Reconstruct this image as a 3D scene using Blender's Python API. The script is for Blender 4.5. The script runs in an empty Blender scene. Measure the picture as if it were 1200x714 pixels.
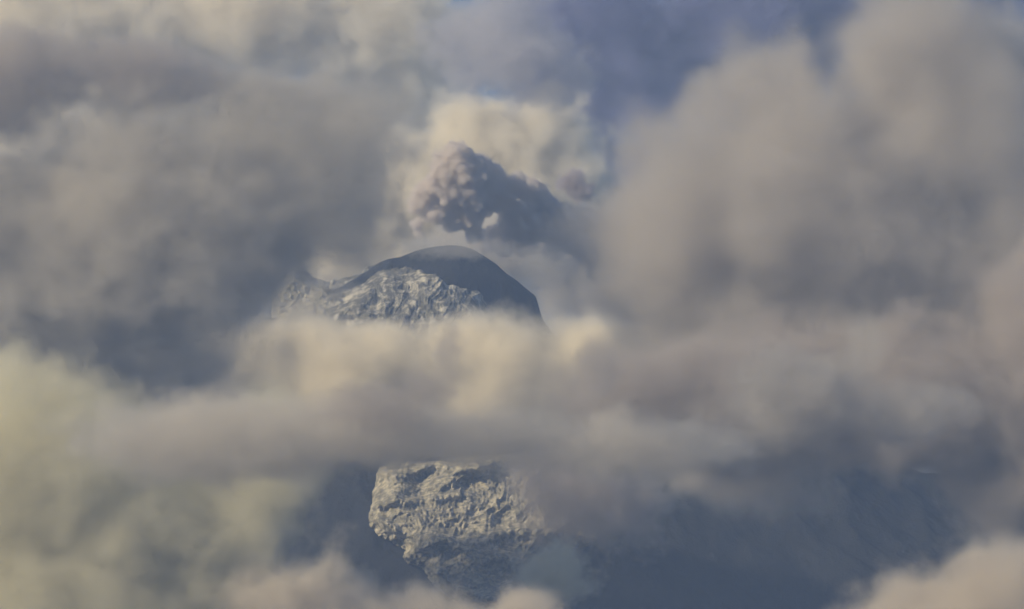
import bpy, bmesh, math, random
import numpy as np
from mathutils import Vector, noise
random.seed(7)
S = bpy.context.scene
COL = S.collection
R = math.radians

# ------------------------------------------------------------------ camera
PITCH = 10.0
CAM = Vector((0, 0, 200))
AX = 12185.0                        # distance along the axis at which one photo pixel is 2 m
cd = bpy.data.cameras.new('camera'); cam = bpy.data.objects.new('camera', cd); COL.objects.link(cam)
cam.location = CAM; cam.rotation_euler = (R(90 + PITCH), 0, 0)
cd.sensor_width = 36; cd.angle = 2 * math.atan(1200 / AX)
cd.clip_start = 1; cd.clip_end = 200000
S.camera = cam
FWD = Vector((0, math.cos(R(PITCH)), math.sin(R(PITCH))))
UP = Vector((0, -math.sin(R(PITCH)), math.cos(R(PITCH))))
def mpp(d): return 2.0 * d / AX      # metres per photo pixel at distance d
def at(px, py, d):
    k = mpp(d)
    return CAM + FWD * d + Vector((1, 0, 0)) * ((px - 600) * k) + UP * ((357 - py) * k)

# ------------------------------------------------------------------ world, sun, exposure
SUN_EL, SUN_AZ = 27.0, 116.0          # elevation; degrees to the left of the view direction
w = bpy.data.worlds.new('World'); S.world = w; w.use_nodes = True
nt = w.node_tree
sky = nt.nodes.new('ShaderNodeTexSky'); sky.sky_type = 'NISHITA'; sky.sun_disc = False
sky.sun_elevation = R(SUN_EL); sky.sun_rotation = R(-SUN_AZ)
sky.altitude = 1500; sky.air_density = 1.0; sky.dust_density = 0.6; sky.ozone_density = 1.5
nt.links.new(sky.outputs[0], nt.nodes['Background'].inputs[0])
nt.nodes['Background'].inputs[1].default_value = 0.06
sl = bpy.data.lights.new('sun', 'SUN'); sl.energy = 4.5; sl.angle = R(0.5); sl.color = (1.0, 0.83, 0.54)
so = bpy.data.objects.new('sun', sl); COL.objects.link(so)
sdir = Vector((-math.sin(R(SUN_AZ)) * math.cos(R(SUN_EL)), math.cos(R(SUN_AZ)) * math.cos(R(SUN_EL)), math.sin(R(SUN_EL))))
so.rotation_euler = sdir.to_track_quat('Z', 'Y').to_euler()
so.location = (0, 0, 6000)
S.view_settings.view_transform = 'Standard'; S.view_settings.look = 'None'
S.view_settings.exposure = 0.42; S.view_settings.gamma = 1
S.render.engine = 'CYCLES'
cy = S.cycles
cy.max_bounces = 10; cy.diffuse_bounces = 2; cy.volume_bounces = 6; cy.transparent_max_bounces = 64
cy.use_adaptive_sampling = True; cy.adaptive_threshold = 0.04; cy.adaptive_min_samples = 16
cy.use_denoising = True; cy.denoiser = 'OPENIMAGEDENOISE'
cy.volume_max_steps = 256
cy.volume_step_rate = 1.0

# ------------------------------------------------------------------ helpers
def tag(o, label=None, cat=None, group=None, kind=None):
    if label: o['label'] = label
    if cat: o['category'] = cat
    if group: o['group'] = group
    if kind: o['kind'] = kind
    return o
def mesh_obj(name, verts, faces, mat, parent=None, loc=(0, 0, 0), smooth=True):
    me = bpy.data.meshes.new(name); me.from_pydata([tuple(v) for v in verts], [], faces); me.update()
    if smooth: me.polygons.foreach_set('use_smooth', [True] * len(me.polygons))
    if mat: me.materials.append(mat)
    o = bpy.data.objects.new(name, me); COL.objects.link(o); o.location = loc
    if parent: o.parent = parent
    return o

class NB:                            # small node building helper
    def __init__(s, nt): s.nt = nt
    def n(s, t, **k):
        x = s.nt.nodes.new(t)
        for a, b in k.items(): setattr(x, a, b)
        return x
    def put(s, sock, v):
        if isinstance(v, bpy.types.NodeSocket): s.nt.links.new(v, sock)
        else: sock.default_value = v
    def m(s, op, a, b=0.0, c=0.0, clamp=False):
        x = s.n('ShaderNodeMath', operation=op, use_clamp=clamp)
        s.put(x.inputs[0], a); s.put(x.inputs[1], b); s.put(x.inputs[2], c)
        return x.outputs[0]
    def v(s, op, a, b=(0, 0, 0), sc=None):
        x = s.n('ShaderNodeVectorMath', operation=op)
        s.put(x.inputs[0], a); s.put(x.inputs[1], b)
        if sc is not None: s.put(x.inputs['Scale'], sc)
        return x.outputs['Value'] if op in ('LENGTH', 'DOT_PRODUCT', 'DISTANCE') else x.outputs['Vector']
    def noise(s, vec, scale, detail=2.0, rough=0.5, col=False, typ='FBM'):
        x = s.n('ShaderNodeTexNoise'); x.noise_type = typ
        s.put(x.inputs['Vector'], vec); s.put(x.inputs['Scale'], scale); x.inputs['Detail'].default_value = detail
        x.inputs['Roughness'].default_value = rough
        return x.outputs['Color'] if col else x.outputs['Fac']

def cloud_mat(name, blobs, dens, color, warp, L1, B, L2, detail, edge, aniso, seed, rate):
    """blobs: list of (centre, radii) in the object's own metres"""
    m = bpy.data.materials.new(name); m.use_nodes = True
    t = m.node_tree; t.nodes.remove(t.nodes['Principled BSDF'])
    b = NB(t)
    tc = b.n('ShaderNodeTexCoord').outputs['Object']
    ns = b.noise(b.v('ADD', tc, (seed * 977.0, seed * 311.0, 0)), 1.0 / L1, 1.0, 0.5, col=True)
    wv = b.v('MULTIPLY', b.v('SUBTRACT', ns, (0.5, 0.5, 0.5)), (2 * warp, 2 * warp, 2 * warp))
    p = b.v('ADD', tc, wv)
    f = None
    for c, r in blobs:
        q = b.v('MULTIPLY', b.v('SUBTRACT', p, tuple(c)), (1 / r[0], 1 / r[1], 1 / r[2]))
        g = b.m('SUBTRACT', 1.0, b.v('LENGTH', q))
        f = g if f is None else b.m('SMOOTH_MAX', f, g, 0.25)
    n2 = b.noise(b.v('ADD', tc, (seed * 131.0, 0, seed * 77.0)), 1.0 / L2, detail, 0.64)
    f = b.m('ADD', f, b.m('MULTIPLY', b.m('SUBTRACT', n2, 0.5), 2 * B))
    f = b.m('MULTIPLY', f, 1.0 / edge, clamp=True)
    f = b.m('MULTIPLY', f, f)
    f = b.m('MULTIPLY', f, dens)
    v = b.n('ShaderNodeVolumePrincipled')
    v.inputs['Color'].default_value = (*color, 1)
    v.inputs['Anisotropy'].default_value = aniso
    b.put(v.inputs['Density'], f)
    t.links.new(v.outputs[0], t.nodes['Material Output'].inputs['Volume'])
    if hasattr(m, 'cycles'): m.cycles.volume_step_rate = rate
    return m

def union_hull(name, blobs, voxel, sub=3):
    """one closed surface round a set of ellipsoids"""
    bm = bmesh.new()
    for c, r in blobs:
        res = bmesh.ops.create_icosphere(bm, subdivisions=sub if r[0] > voxel * 5 else 1, radius=1.0)
        for vv in res['verts']:
            vv.co = Vector((vv.co.x * r[0], vv.co.y * r[1], vv.co.z * r[2])) + Vector(c)
    me = bpy.data.meshes.new(name); bm.to_mesh(me); bm.free()
    o = bpy.data.objects.new(name, me); COL.objects.link(o)
    md = o.modifiers.new('r', 'REMESH'); md.mode = 'VOXEL'; md.voxel_size = voxel
    dg = bpy.context.evaluated_depsgraph_get(); dg.update()
    me2 = bpy.data.meshes.new_from_object(o.evaluated_get(dg))
    o.modifiers.clear(); o.data = me2; me2.name = name; bpy.data.meshes.remove(me)
    me2.polygons.foreach_set('use_smooth', [True] * len(me2.polygons))
    return o

SEED = [0]
def cloud(name, label, cat, blobs, d, dens=1.0, color=(.9, .9, .9), warp=.6, B=.7, L1=None, L2=None, detail=4.0,
          edge=.36, thick=1.0, aniso=0.25, group=None, rate=1.0, pad=1.2, kind=None):
    """blobs: (px, py, rx, ry[, depth offset, depth radius]) in photo pixels at distance d; dens = optical depth through a blob's centre"""
    SEED[0] += 1
    k = mpp(d)
    cx = sum(b[0] for b in blobs) / len(blobs); cyy = sum(b[1] for b in blobs) / len(blobs)
    o0 = at(cx, cyy, d)
    L = []
    for b in blobs:
        rx, rz = b[2] * k, b[3] * k
        off = (b[4] if len(b) > 4 else 0) * k
        ry = (b[5] * k if len(b) > 5 else thick * (rx * rz) ** .5)
        c = at(b[0], b[1], d) - o0 + Vector((0, off, 0))
        L.append((c, (rx, ry, rz)))
    rm = sorted(min(r[0], r[2]) for c, r in L)[len(L) // 2]
    ym = sum(r[1] for c, r in L) / len(L)
    L1 = (L1 or 1.0) * rm * 1.1; L2 = (L2 or 1.0) * rm * .42
    W = warp * rm
    mat = cloud_mat(name + '_vapour', L, dens / ym, color, W, L1, B, L2, detail, edge, aniso, SEED[0], rate)
    H = [(c, tuple(x * pad + W * .35 for x in r)) for c, r in L]
    o = union_hull(name, H, rm / 5)
    o.location = o0; o.data.materials.append(mat)
    tag(o, label, cat, group, kind)
    return o

# ------------------------------------------------------------------ numpy noise for the terrain
def _h(ix, iy, s):
    n = (ix.astype(np.int64) * 374761393 + iy.astype(np.int64) * 668265263 + s * 1274126177) & 0xffffffff
    n = ((n ^ (n >> 13)) * 1274126177) & 0xffffffff
    return ((n ^ (n >> 16)) & 0xffff) / 65535.0
def vn(x, y, s=0):
    ix, iy = np.floor(x), np.floor(y); fx, fy = x - ix, y - iy
    fx = fx * fx * fx * (fx * (fx * 6 - 15) + 10); fy = fy * fy * fy * (fy * (fy * 6 - 15) + 10)
    ix = ix.astype(np.int64); iy = iy.astype(np.int64)
    a = _h(ix, iy, s) * (1 - fx) + _h(ix + 1, iy, s) * fx
    b = _h(ix, iy + 1, s) * (1 - fx) + _h(ix + 1, iy + 1, s) * fx
    return a * (1 - fy) + b * fy
def fbm(x, y, o=5, s=0, ridge=False, gain=.5):
    t = 0; a = 1; n = 0
    for i in range(o):
        v = vn(x * 1.0, y * 1.0, s + i)
        if ridge: v = 1 - abs(2 * v - 1); v = v * v
        t = t + a * v; n += a; a *= gain
        x, y = x * 1.62 + y * 1.18 + 17.3, y * 1.62 - x * 1.18 + 5.1
    return t / n

# ------------------------------------------------------------------ the mountain
def rock_mat(name, dark, mid, pale, amount, sx, sz, lo=.48, hi=.60, mask=None, bump=.6):
    m = bpy.data.materials.new(name); m.use_nodes = True
    t = m.node_tree; p = t.nodes['Principled BSDF']; b = NB(t)
    tc = b.n('ShaderNodeTexCoord').outputs['Object']
    q = b.v('MULTIPLY', tc, (sx, sx, sz))
    n1 = b.noise(q, 1.0, 7.0, .62)
    n2 = b.noise(b.v('ADD', q, (31, 7, 3)), .35, 6.0, .6)
    n3 = b.noise(q, 5.0, 4.0, .6)
    k = b.m('ADD', b.m('MULTIPLY', n1, .6), b.m('MULTIPLY', n2, .4))
    k = b.m('ADD', k, amount)
    if mask: k = b.m('ADD', k, mask(b, tc))
    mr = b.n('ShaderNodeMapRange'); mr.interpolation_type = 'SMOOTHSTEP'
    b.put(mr.inputs['Value'], k); mr.inputs['From Min'].default_value = lo; mr.inputs['From Max'].default_value = hi
    mx = b.n('ShaderNodeMix', data_type='RGBA'); b.put(mx.inputs[0], n3)
    mx.inputs[6].default_value = (*dark, 1); mx.inputs[7].default_value = (*mid, 1)
    mx2 = b.n('ShaderNodeMix', data_type='RGBA'); b.put(mx2.inputs[0], mr.outputs[0])
    b.put(mx2.inputs[6], mx.outputs[2]); mx2.inputs[7].default_value = (*pale, 1)
    b.put(p.inputs['Base Color'], mx2.outputs[2]); p.inputs['Roughness'].default_value = .95
    p.inputs['Specular IOR Level'].default_value = .1
    bp = b.n('ShaderNodeBump'); bp.inputs['Strength'].default_value = bump; bp.inputs['Distance'].default_value = 14
    b.put(bp.inputs['Height'], n1); b.put(p.inputs['Normal'], bp.outputs[0])
    return m

DM = 12000.0
SUM = at(508, 290, DM)
right = [(0,293),(26,294),(54,298),(70,307),(100,327),(122,346),(130,373),(155,405),(230,450),(345,510),(500,550),(700,605),(1000,760),(1600,1020),(2600,1300)]
left = [(0,293),(34,299),(64,311),(95,330),(125,345),(150,355),(172,368),(205,385),(310,450),(500,540),(700,650),(1000,800),(1600,1020),(2600,1300)]
kM = mpp(DM)
fr = lambda r: np.interp(r, [a * kM for a, _ in right], [SUM.z - (b - 290) * kM * 1.0 for _, b in right])
fl = lambda r: np.interp(r, [a * kM for a, _ in left], [SUM.z - (b - 290) * kM * 1.0 for _, b in left])
def mount_z(X, Y):
    dx, dy = X - SUM.x, Y - SUM.y
    wx = dx + (fbm(X / 300, Y / 300, 3, 40) - .5) * 90; wy = dy + (fbm(X / 300, Y / 300, 3, 50) - .5) * 90
    r = np.sqrt(wx ** 2 + (wy * np.where(wy < 0, 1.6, .9)) ** 2)
    a = np.arctan2(wy, wx)
    t = .5 + .5 * np.cos(a)
    z = fl(r) * (1 - t) + fr(r) * t
    g = fbm(a * 5 + 3, r / 900, 5, 3, True)                       # gullies running down the cone
    rough = np.clip((r - 120) / 700, .12, .8)
    z = z + (g - .45) * 50 * rough + (fbm(X / 160, Y / 160, 6, 9, True) - .4) * 22 * rough + (fbm(X / 75, Y / 75, 5, 21) - .5) * 26
    far = np.clip((r - 5500) / 3000, 0, 1)
    return np.maximum(z * (1 - far), -20 + 25 * fbm(X / 900, Y / 900, 3, 60))
def axis(c, half, step, out, n):
    core = np.arange(c - half, c + half, step)
    e = step * np.cumsum(1.12 ** np.arange(1, n)); e = e * (out / e[-1]) if e[-1] < out else e[e < out]
    return np.concatenate([core[0] - e[::-1], core, core[-1] + e])
gx = axis(SUM.x + 150, 1250, 8, 24000, 70)
gy = axis(SUM.y - 650, 1000, 8, 16000, 70)
X, Y = np.meshgrid(gx, gy); Z = mount_z(X, Y)
nx, ny = len(gx), len(gy)
V = np.stack([X.ravel(), Y.ravel(), Z.ravel()], 1) - np.array([SUM.x, SUM.y, 0])
I = np.arange(nx * ny).reshape(ny, nx)
F = np.stack([I[:-1, :-1].ravel(), I[:-1, 1:].ravel(), I[1:, 1:].ravel(), I[1:, :-1].ravel()], 1)
def np_mesh(name, V, F, mat, loc, parent=None):
    me = bpy.data.meshes.new(name)
    me.vertices.add(len(V)); me.vertices.foreach_set('co', V.astype(np.float32).ravel())
    me.loops.add(F.size); me.loops.foreach_set('vertex_index', F.astype(np.int32).ravel())
    me.polygons.add(len(F)); me.polygons.foreach_set('loop_start', np.arange(0, F.size, 4, dtype=np.int32))
    me.update(calc_edges=True); me.validate()
    me.polygons.foreach_set('use_smooth', [True] * len(me.polygons))
    me.materials.append(mat)
    o = bpy.data.objects.new(name, me); COL.objects.link(o); o.location = loc
    if parent: o.parent = parent
    return o
def summit_mask(b, tc):
    # pale ash and old snow lie on the western foot of the summit dome (object metres from the summit)
    c = (-130.0, -330.0, SUM.z - 150.0)
    q = b.v('MULTIPLY', b.v('SUBTRACT', tc, c), (1 / 290., 1 / 420., 1 / 75.))
    return b.m('MULTIPLY', b.m('MAXIMUM', b.m('SUBTRACT', 1.0, b.v('LENGTH', q)), -1.0), .16)
M_slope = rock_mat('shade_toned_slope', (.014, .016, .020), (.028, .029, .030), (.30, .29, .26), -.16, 1 / 26., 1 / 120., .48, .58, summit_mask)  # near-black albedo stands in for cloud shade lying on the flanks
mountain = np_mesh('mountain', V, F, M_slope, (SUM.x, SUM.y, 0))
tag(mountain, 'volcanic mountain toned dark for cloud shade, with a rounded summit and ash streaked flank', None, None, 'structure')

def surf_depth(box, U, W, guess):
    # distance at which each photo pixel's ray meets the mountain, solved on a coarse grid
    cu = np.linspace(box[0] - 2, box[2] + 2, 26); cw = np.linspace(box[1] - 2, box[3] + 2, 18)
    A, B_ = np.meshgrid(cu, cw); hit = np.full(A.shape, np.nan)
    for D in np.arange(guess - 1500, guess + 1200, 15.0):
        fz = (357 - B_) * 2 / AX * D
        x = (A - 600) * 2 / AX * D; y = CAM.y + FWD.y * D + UP.y * fz; z = CAM.z + FWD.z * D + UP.z * fz
        under = (z < mount_z(x, y)) & np.isnan(hit)
        hit[under] = D
    hit = np.where(np.isnan(hit), np.nanmax(hit), hit)
    fu = np.clip((U - cu[0]) / (cu[1] - cu[0]), 0, 24.999); fw = np.clip((W - cw[0]) / (cw[1] - cw[0]), 0, 16.999)
    i, j = fu.astype(int), fw.astype(int); a, b = fu - i, fw - j
    return hit[j, i] * (1 - a) * (1 - b) + hit[j, i + 1] * a * (1 - b) + hit[j + 1, i] * (1 - a) * b + hit[j + 1, i + 1] * a * b

def crag(name, box, poly, depth, bulge, mat, seed, n=(300, 220), tilt=0.0, amp=36, parent=None, extra=None, sx=1.0, sy=1.0):
    """a buttress of rock standing out of the slope: outline in photo pixels, relief in metres towards the viewer"""
    x0, y0, x1, y1 = box
    u = np.linspace(x0, x1, n[0]); v = np.linspace(y0, y1, n[1])
    U, W = np.meshgrid(u, v)
    # signed distance to the outline
    P = np.array(poly, float); d = np.full(U.shape, 1e9); ins = np.zeros(U.shape, bool)
    for i in range(len(P)):
        a, b_ = P[i], P[(i + 1) % len(P)]
        e = b_ - a; t = np.clip(((U - a[0]) * e[0] + (W - a[1]) * e[1]) / (e @ e), 0, 1)
        d = np.minimum(d, np.hypot(U - a[0] - t * e[0], W - a[1] - t * e[1]))
        c = (a[1] > W) != (b_[1] > W)
        xi = a[0] + (W - a[1]) * e[0] / (e[1] if e[1] else 1e-9)
        ins ^= c & (U < xi)
    sd = np.where(ins, d, -d) + (fbm(U / 30, W / 30, 5, seed + 20, False, .6) - .5) * 18
    k = mpp(depth)
    wu = (fbm(U / 30, W / 30, 3, seed + 31) - .5) * 30; ww = (fbm(U / 30, W / 30, 3, seed + 37) - .5) * 30
    rid = fbm((U + wu) / (34 * sx) + W / (70 * sx), (W + ww) / (30 * sy), 6, seed, True, .55)
    rid2 = fbm((U + ww * sx) / (9 * sx), (W + wu) / (11 * sy), 5, seed + 7, True, .6)
    fine = fbm((U + ww * .3) / 3.2, (W + wu * .3) / 3.6, 3, seed + 77, False, .65)
    rel = bulge * np.sqrt(np.clip((sd + 5) / 28, 0, 1)) + amp * (rid - .4) + amp * .25 * (rid2 - .4) + amp * .38 * (fine - .5)
    if extra is not None: rel = rel + extra(U, W)
    rel = np.where(sd < -5, -80 + sd * 14, rel)
    D = surf_depth(box, U, W, depth) - rel + (W - y0) * -tilt
    Vv = []
    fx, fz = (U - 600) * 2 / AX * D, (357 - W) * 2 / AX * D
    PX = fx; PY = CAM.y + FWD.y * D + UP.y * fz; PZ = CAM.z + FWD.z * D + UP.z * fz
    c = at((x0 + x1) / 2, y1, depth)
    Vv = np.stack([PX.ravel() - c.x, PY.ravel() - c.y, PZ.ravel() - c.z], 1)
    keep = ((sd[:-1, :-1] > -16) | (sd[1:, 1:] > -16)).ravel()
    I = np.arange(n[0] * n[1]).reshape(n[1], n[0])
    F = np.stack([I[:-1, :-1].ravel(), I[:-1, 1:].ravel(), I[1:, 1:].ravel(), I[1:, :-1].ravel()], 1)[keep][:, ::-1]
    used, inv = np.unique(F, return_inverse=True)
    return np_mesh(name, Vv[used], inv.reshape(F.shape), mat, c)
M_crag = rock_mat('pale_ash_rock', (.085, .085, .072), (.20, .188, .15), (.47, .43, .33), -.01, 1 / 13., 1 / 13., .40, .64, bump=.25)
def hollow(U, W):
    g = np.exp(-(((U - 492) / 17) ** 2 + ((W - 562) / 15) ** 2))
    rdg = np.exp(-((W - (592 - (U - 440) * .12)) / 5) ** 2) * (U < 540)
    spur = sum(a_ * np.exp(-((W - (y_ + (U - 440) * m_ + 5 * np.sin(U / 13.0 + y_))) / w_) ** 2) for y_, m_, w_, a_ in ((556,-.10,6,34),(612,.30,8,40),(650,-.15,7,32),(632,.55,7,30),(590,-.35,9,34)))
    return -85 * g + 28 * rdg + spur
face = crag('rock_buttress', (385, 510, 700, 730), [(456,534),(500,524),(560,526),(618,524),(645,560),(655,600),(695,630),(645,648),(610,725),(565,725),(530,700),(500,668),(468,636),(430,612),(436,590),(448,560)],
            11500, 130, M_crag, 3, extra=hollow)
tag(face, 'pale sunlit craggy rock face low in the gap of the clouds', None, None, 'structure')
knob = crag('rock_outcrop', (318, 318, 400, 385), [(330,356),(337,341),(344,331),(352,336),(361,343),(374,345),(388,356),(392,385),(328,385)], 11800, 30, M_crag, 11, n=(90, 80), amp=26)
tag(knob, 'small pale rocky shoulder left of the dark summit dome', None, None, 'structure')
M_streak = rock_mat('ash_streaked_rock', (.075, .077, .072), (.15, .145, .125), (.46, .435, .37), -.02, 1 / 15., 1 / 85., .44, .60, bump=.3)
cliff = crag('summit_crags', (360, 300, 590, 396), [(374,364),(392,343),(420,336),(450,322),(480,318),(505,326),(520,338),(556,345),(575,362),(570,386),(372,386)],
             11600, 38, M_streak, 23, n=(300, 130), amp=11, sx=.4, sy=2.4)
tag(cliff, 'pale streaked gullied crags along the foot of the summit', None, None, 'structure')
# ------------------------------------------------------------------ the ash plume
def plume(name, label, cat, blobs, d, voxel, col, sub, seed, levels=2, dens=.05, thick=.9):
    rnd = random.Random(seed); k = mpp(d)
    cx = sum(b[0] for b in blobs) / len(blobs); cyy = sum(b[1] for b in blobs) / len(blobs)
    o0 = at(cx, cyy, d); L = []
    for b in blobs:
        r = b[2] * k; off = (b[3] if len(b) > 3 else 0) * k
        c = at(b[0], b[1], d) - o0 + Vector((0, off, 0)); L.append((c, (r, r * thick, r)))
        lev = [(c, r)]
        for l in range(levels):
            nxt = []
            for (cc, rr) in lev:
                for j in range(24 if l == 0 else 4):
                    z = rnd.uniform(-.75, 1); a = rnd.uniform(0, 2 * math.pi); s = math.sqrt(1 - z * z)
                    q = rr * rnd.uniform(.18, .36)
                    n_ = Vector((s * math.cos(a), s * math.sin(a), z))
                    if n_.y > .5: continue
                    pc = cc + n_ * rr * rnd.uniform(.82, .98)
                    nxt.append((pc, q)); L.append((pc, (q, q, q)))
            lev = nxt
    o = union_hull(name, L, voxel, 2)
    me = o.data
    for v in me.vertices:
        p = v.co
        t = abs(noise.noise(p / 34.0)) * 14 + abs(noise.noise(p / 15.0)) * 7 + noise.noise(p / 7.0) * 2 - 6
        v.co = p + v.normal * t
    m = bpy.data.materials.new(name + '_ash'); m.use_nodes = True
    t = m.node_tree; t.nodes.remove(t.nodes['Principled BSDF'])
    v = t.nodes.new('ShaderNodeVolumePrincipled'); v.inputs['Color'].default_value = (*col, 1)
    v.inputs['Density'].default_value = dens; v.inputs['Anisotropy'].default_value = .2
    t.links.new(v.outputs[0], t.nodes['Material Output'].inputs['Volume'])
    me.materials.append(m); o.location = o0
    return tag(o, label, cat)
PL = plume('ash_plume', 'billowing grey ash plume rising straight above the dark summit', 'ash plume',
      [(536,186,20),(520,200,18),(512,215,18),(498,228,17),(490,240,13),(545,205,24,4),(530,225,22),(510,250,16),(488,262,8),(490,275,6),
       (575,197,14,26),(565,215,20,20),(590,215,18,34),(607,203,10,38),(615,220,22,42),(620,245,26,46),(550,235,20,6),(530,262,12,6),(545,250,20,14),
       (555,272,12,22),(604,264,20,46),(562,232,20,26),(585,230,16,38),(568,280,12,40),(590,282,14,48),(615,278,16,54),(648,283,14,66),(546,232,24,10),
       (566,216,20,20),(575,266,10,42),(594,250,12,40),(578,262,9,42),(640,255,22,54),(665,268,20,60),(684,277,16,66),(516,184,11,4),(560,187,13,14),(628,216,16,44),(640,232,14,50)],
      12050, 4.5, (.88, .83, .79), 2, 5, levels=2, dens=.10)

# ------------------------------------------------------------------ the clouds
WARM = (.80, .765, .71); GREY = (.73, .70, .645); LILAC = (.76, .75, .79); CREAM = (.99, .95, .85); OLIVE = (.90, .87, .71); DIM = (.67, .625, .585)
cloud('cloud', 'brightly lit cream cloud glowing directly behind the ash plume', 'cloud',
      [(560,160,80,60),(635,185,90,90),(500,230,90,80),(430,230,80,110),(680,230,60,70),(560,250,160,70),(420,310,90,70)], 13600, 6.0, CREAM)
cloud('cloud', 'pale cream cloud sheet along the top left edge of the sky', 'cloud',
      [(100,20,240,80),(300,20,180,80),(450,50,120,110),(470,130,80,90),(80,170,200,80),(250,150,150,90)], 15500, 5.0, CREAM)
cloud('cloud', 'soft lilac grey cloud at the top centre above the glowing cloud', 'cloud',
      [(590,50,90,90),(650,80,60,65),(540,50,60,50)], 11500, 1.6, LILAC)
cloud('cloud', 'big soft grey cloud bank filling the left side beside the volcano', 'cloud',
      [(40,340,240,180),(120,420,190,100),(325,150,105,105),(390,190,100,150),(190,270,230,170),(290,310,100,90),(-330,200,230,260)], 9800, 4.5, GREY, B=.6)  # last blob is out of view, added to shade the bank and clouds beyond
cloud('cloud', 'dark grey cloud band near the top of the left edge', 'cloud',
      [(20,85,150,60),(160,90,140,50),(-60,120,160,60)], 9800, 2.6, DIM, B=.45, warp=.4)
cloud('cloud', 'large grey brown cloud bank billowing over the right side', 'cloud',
      [(800,270,140,170),(900,140,120,160),(1000,280,230,220),(885,430,190,180),(1120,120,170,190),(1170,340,190,240)], 9900, 4.5, (.74, .705, .66), B=.5)
cloud('cloud', 'dim brownish cloud layer under the right cloud bank', 'cloud',
      [(860,470,260,80),(1080,470,250,100),(1260,440,160,200),(1200,550,130,100),(920,430,120,80),(1120,520,120,70)], 9450, 5.5, DIM, B=.5)
cloud('cloud', 'bright cream cloud bank lying across the mountain under the summit', 'cloud',
      [(420,455,150,100),(560,455,150,100),(700,440,120,85),(260,440,120,90)], 11120, 9.0, CREAM, B=.28, warp=.3, thick=.6)
cloud('cloud', 'long grey tan cloud layer between summit and lower rock face', 'cloud',
      [(270,515,230,62),(500,512,240,44),(740,525,180,46)], 8300, 2.3, (.84,.80,.73), B=.5)
cloud('cloud', 'small grey wisp cloud crossing the bright bank under the summit', 'cloud',
      [(440,478,85,36),(500,455,50,30),(527,420,22,50),(700,430,30,50)], 8200, 1.0, DIM, warp=.8)
cloud('cloud', 'olive tinted mist bank filling the lower left corner', 'cloud',
      [(40,570,210,170),(190,610,190,150),(300,555,100,100),(100,720,270,110),(300,640,65,80)], 8900, 4.2, OLIVE, B=.5)
cloud('cloud', 'tan cloud bank rolling along the bottom edge under the rock face', 'cloud',
      [(350,730,130,100),(480,765,160,85),(620,768,110,85)], 8800, 6.0, (.85,.80,.72), B=.4)
cloud('cloud', 'small pale mist puff just right of the rock face foot', 'cloud',
      [(648,675,55,42)], 10300, 2.5, OLIVE)
cloud('cloud', 'tan rounded cloud in the bottom right corner', 'cloud',
      [(1090,768,150,118),(1200,730,140,120)], 8800, 6.0, (.85,.80,.72), B=.4)
cloud('cloud', 'thin grey veil cloud beside the right end of rock face', 'cloud',
      [(690,580,95,80),(640,565,50,50),(740,590,60,60)], 10600, 2.0, DIM)
cloud('cloud', 'pinkish grey mist wisp right of summit below the plume tail', 'cloud',
      [(690,330,80,80),(620,290,90,50),(550,280,80,30),(740,340,80,90)], 12700, 2.5, WARM)
cloud('cloud', 'thin flat mist streak drifting over the very top of summit', 'cloud',
      [(540,291,90,15),(620,298,55,14)], 11400, .5, WARM)
cloud('cloud', 'tiny brown ash puff drifting right above the plume tail', 'cloud',
      [(670,213,20,18),(680,224,18,18)], 12200, 4.0, (.66,.61,.62))
cloud('cloud', 'small pinkish bright wisp low on the right cloud bank', 'cloud',
      [(940,430,24,16),(1015,405,34,48),(985,425,40,22)], 8900, .22, CREAM)
cloud('cloud', 'far cloud toned slate blue for shade behind the gap at the top right', 'cloud',
      [(720,60,160,140),(880,20,170,120),(1060,0,180,110),(640,140,90,110),(700,240,120,100)], 17500, 4.5, (.36,.38,.60))  # shade is put into the low bluish albedo; sun still reaches this cloud
cloud('cloud', 'faint grey cloud layer far behind everything at mid height', 'cloud',
      [(120,300,300,240),(430,300,200,220),(700,350,160,130),(1150,560,250,130)], 18500, 4.2, (.84,.81,.76))
cloud('cloud', 'thin mist patch veiling the small pale shoulder left of summit', 'cloud',
      [(345,375,60,45),(380,330,40,30)], 11200, .7, GREY)
cloud('cloud', 'soft grey mist swallowing the drooping end of plume tail', 'cloud',
      [(725,330,45,26),(640,312,50,14)], 11300, .5, GREY)
tail = cloud('ash_tail', None, None,
      [(630,252,42,28),(662,262,44,29),(694,282,36,34),(706,306,26,34)], 12170, 8.0, (.52,.54,.59), B=.32, warp=.4)
tail.location = tail.location - PL.location; tail.parent = PL; del_keys = [k for k in ('label', 'category') if k in tail.keys()]
for k in del_keys: del tail[k]
cloud('cloud', 'hazy grey tan cloud puff between right bank and dark lower slope', 'cloud',
      [(940,465,110,62),(1060,485,100,50)], 8900, 2.2, (.70,.67,.63), B=.45)
# ------------------------------------------------------------------ haze
bm = bmesh.new(); bmesh.ops.create_cube(bm, size=1.0)
for v in bm.verts: v.co = Vector((v.co.x * 52000, (v.co.y + .5) * 34000 - 3500, (v.co.z + .5) * 3400 - 60))
me = bpy.data.meshes.new('haze'); bm.to_mesh(me); bm.free()
hz = bpy.data.objects.new('haze', me); COL.objects.link(hz)
m = bpy.data.materials.new('haze_air'); m.use_nodes = True
t = m.node_tree; t.nodes.remove(t.nodes['Principled BSDF'])
v = t.nodes.new('ShaderNodeVolumePrincipled'); v.inputs['Color'].default_value = (.40, .58, 1.0, 1)
v.inputs['Density'].default_value = 3.5e-5; v.inputs['Anisotropy'].default_value = 0
t.links.new(v.outputs[0], t.nodes['Material Output'].inputs['Volume'])
me.materials.append(m); tag(hz, None, None, None, 'stuff')
